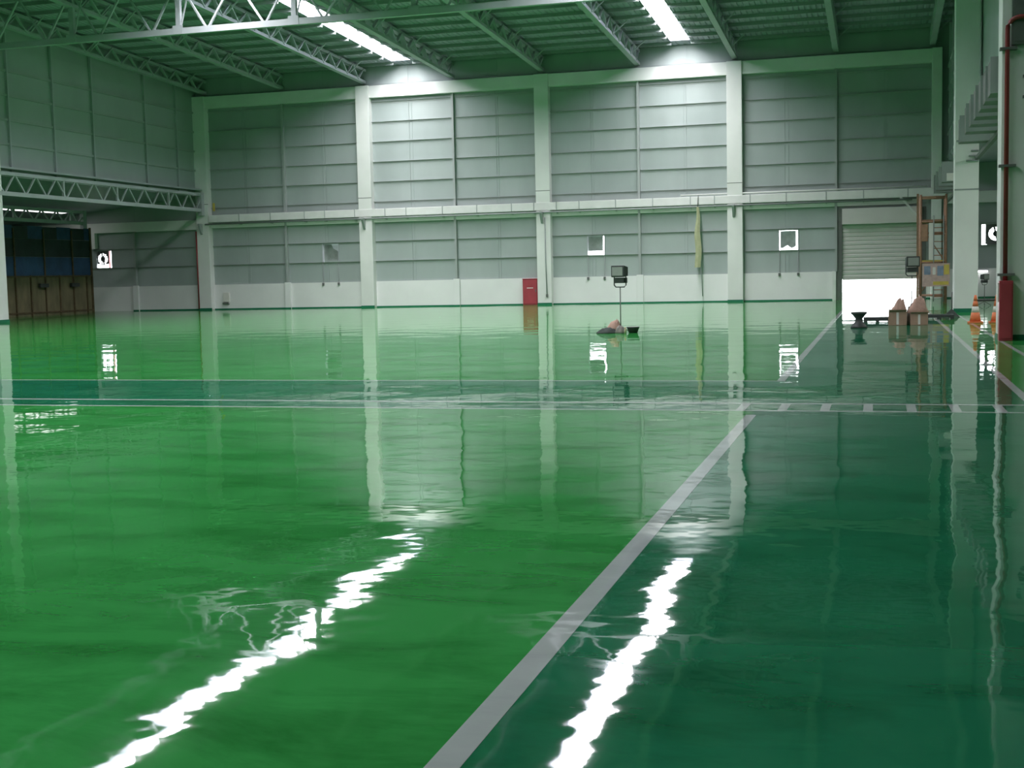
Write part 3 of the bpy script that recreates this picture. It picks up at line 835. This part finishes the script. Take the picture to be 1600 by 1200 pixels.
# ---------------------------------------------------------------- traffic cones and bar
def cone(label, x, y):
    t = thing('traffic_cone', label, 'cone', (x, y, 0), 'orange cones')
    box('cone_base', t, x - .19, x + .19, y - .19, y + .19, 0, .04, 'orange', .01)
    seg = [(.145, .04), (.105, .28), (.078, .44), (.055, .58), (.03, .74)]
    for (r0_, z0), (r1_, z1), mm in zip(seg, seg[1:], ('orange', 'palewhite', 'orange', 'orange')):
        tube('cone_body' if mm == 'orange' else 'white_band', t, [(x, y, z0), (x, y, z1)], [r0_, r1_], mm, 20)
cone('orange traffic cone standing left of the pair beside the red hydrant', 2.45, 36.1)
cone('orange traffic cone mostly hidden behind the red pipe column', 2.98, 36.1)
o = tube('barrier_bar', None, [(2.44, 36.1, .60), (2.99, 36.1, .60)], .03, 'dark', 8); tag(o, 'dark bar bridging the two orange cones', 'bar')
t = thing('slit_glow', 'white glow standing in for a slit of daylight between the two right columns', 'daylight gap', (4.64, YB - .3, 1.2))  # glowing rod and rail stand in for a gap of daylight
tube('slit_glow_rod', t, [(4.42, YB - .3, 1.25), (4.92, YB - .3, 1.25)], .045, 'tube', 10)
box('slit_glow_rail', t, 4.38, 4.96, YB - .29, YB - .07, 1.29, 1.33, 'steel')

# ---------------------------------------------------------------- scaffold by the door
def scaffold():
    X0, X1, Ya, Yb = 1.62, 2.60, 55.2, 56.4
    t = thing('scaffold', 'rust orange scaffold tower with ladder right of the shutter door', 'scaffold', (2.1, 55.8, 0))
    for x in (X0, X1):
        for y in (Ya, Yb): tube('upright', t, [(x, y, 0), (x, y, 4.45)], .045, 'scaf', 8)
    for z in (.35, 1.7, 2.9, 3.35, 4.35):
        for y in (Ya, Yb): tube('ledger', t, [(X0, y, z), (X1, y, z)], .035, 'scaf', 8)
        for x in (X0, X1): tube('transom', t, [(x, Ya, z), (x, Yb, z)], .035, 'scaf', 8)
    tube('brace', t, [(X0, Yb, .4), (X1, Yb, 1.7)], .025, 'scaf', 6); tube('brace', t, [(X1, Yb, 1.75), (X0, Yb, 3.3)], .025, 'scaf', 6)
    box('platform', t, X0, X1, Ya, Yb, 1.74, 1.79, 'yellow'); box('platform', t, X0, X1, Ya, Yb, 3.39, 3.44, 'scaf')
    for x in (2.12, 2.50): tube('ladder_rail', t, [(x, Ya - .08, .1), (x, Ya - .08, 3.6)], .025, 'pipe', 6)
    z = .3
    while z < 3.5:
        tube('ladder_rung', t, [(2.12, Ya - .08, z), (2.50, Ya - .08, z)], .022, 'scaf', 6); z += .28
scaffold()
o = box('tall_board', None, 1.93, 2.095, 55.08, 55.12, 1.80, 3.3, 'palewhite'); tag(o, 'narrow pale upright board leaning on the scaffold', 'board')
t = thing('banner', 'faded pink, blue and yellow printed sheet hung on the scaffold', 'banner', (2.2, 54.9, .65))
box('sheet', t, 1.68, 2.75, 55.07, 55.095, .72, 1.66, 'pinkprint')
for a, b, z0, z1, mm in ((1.75, 2.0, 1.20, 1.55, 'bluebag'), (2.08, 2.2, 1.2, 1.5, 'palewhite'), (2.26, 2.5, 1.15, 1.55, 'bluebag'), (2.52, 2.72, 1.2, 1.6, 'yellow'), (2.1, 2.7, .78, .92, 'yellow')):
    box('printed_patch', t, a, b, 55.062, 55.07, z0, z1, mm)
o = box('orange_jacket', None, 1.64, 1.90, 55.06, 55.16, 2.55, 3.25, 'scaf', .03); tag(o, 'orange jacket hung on the upper part of the scaffold', 'jacket')
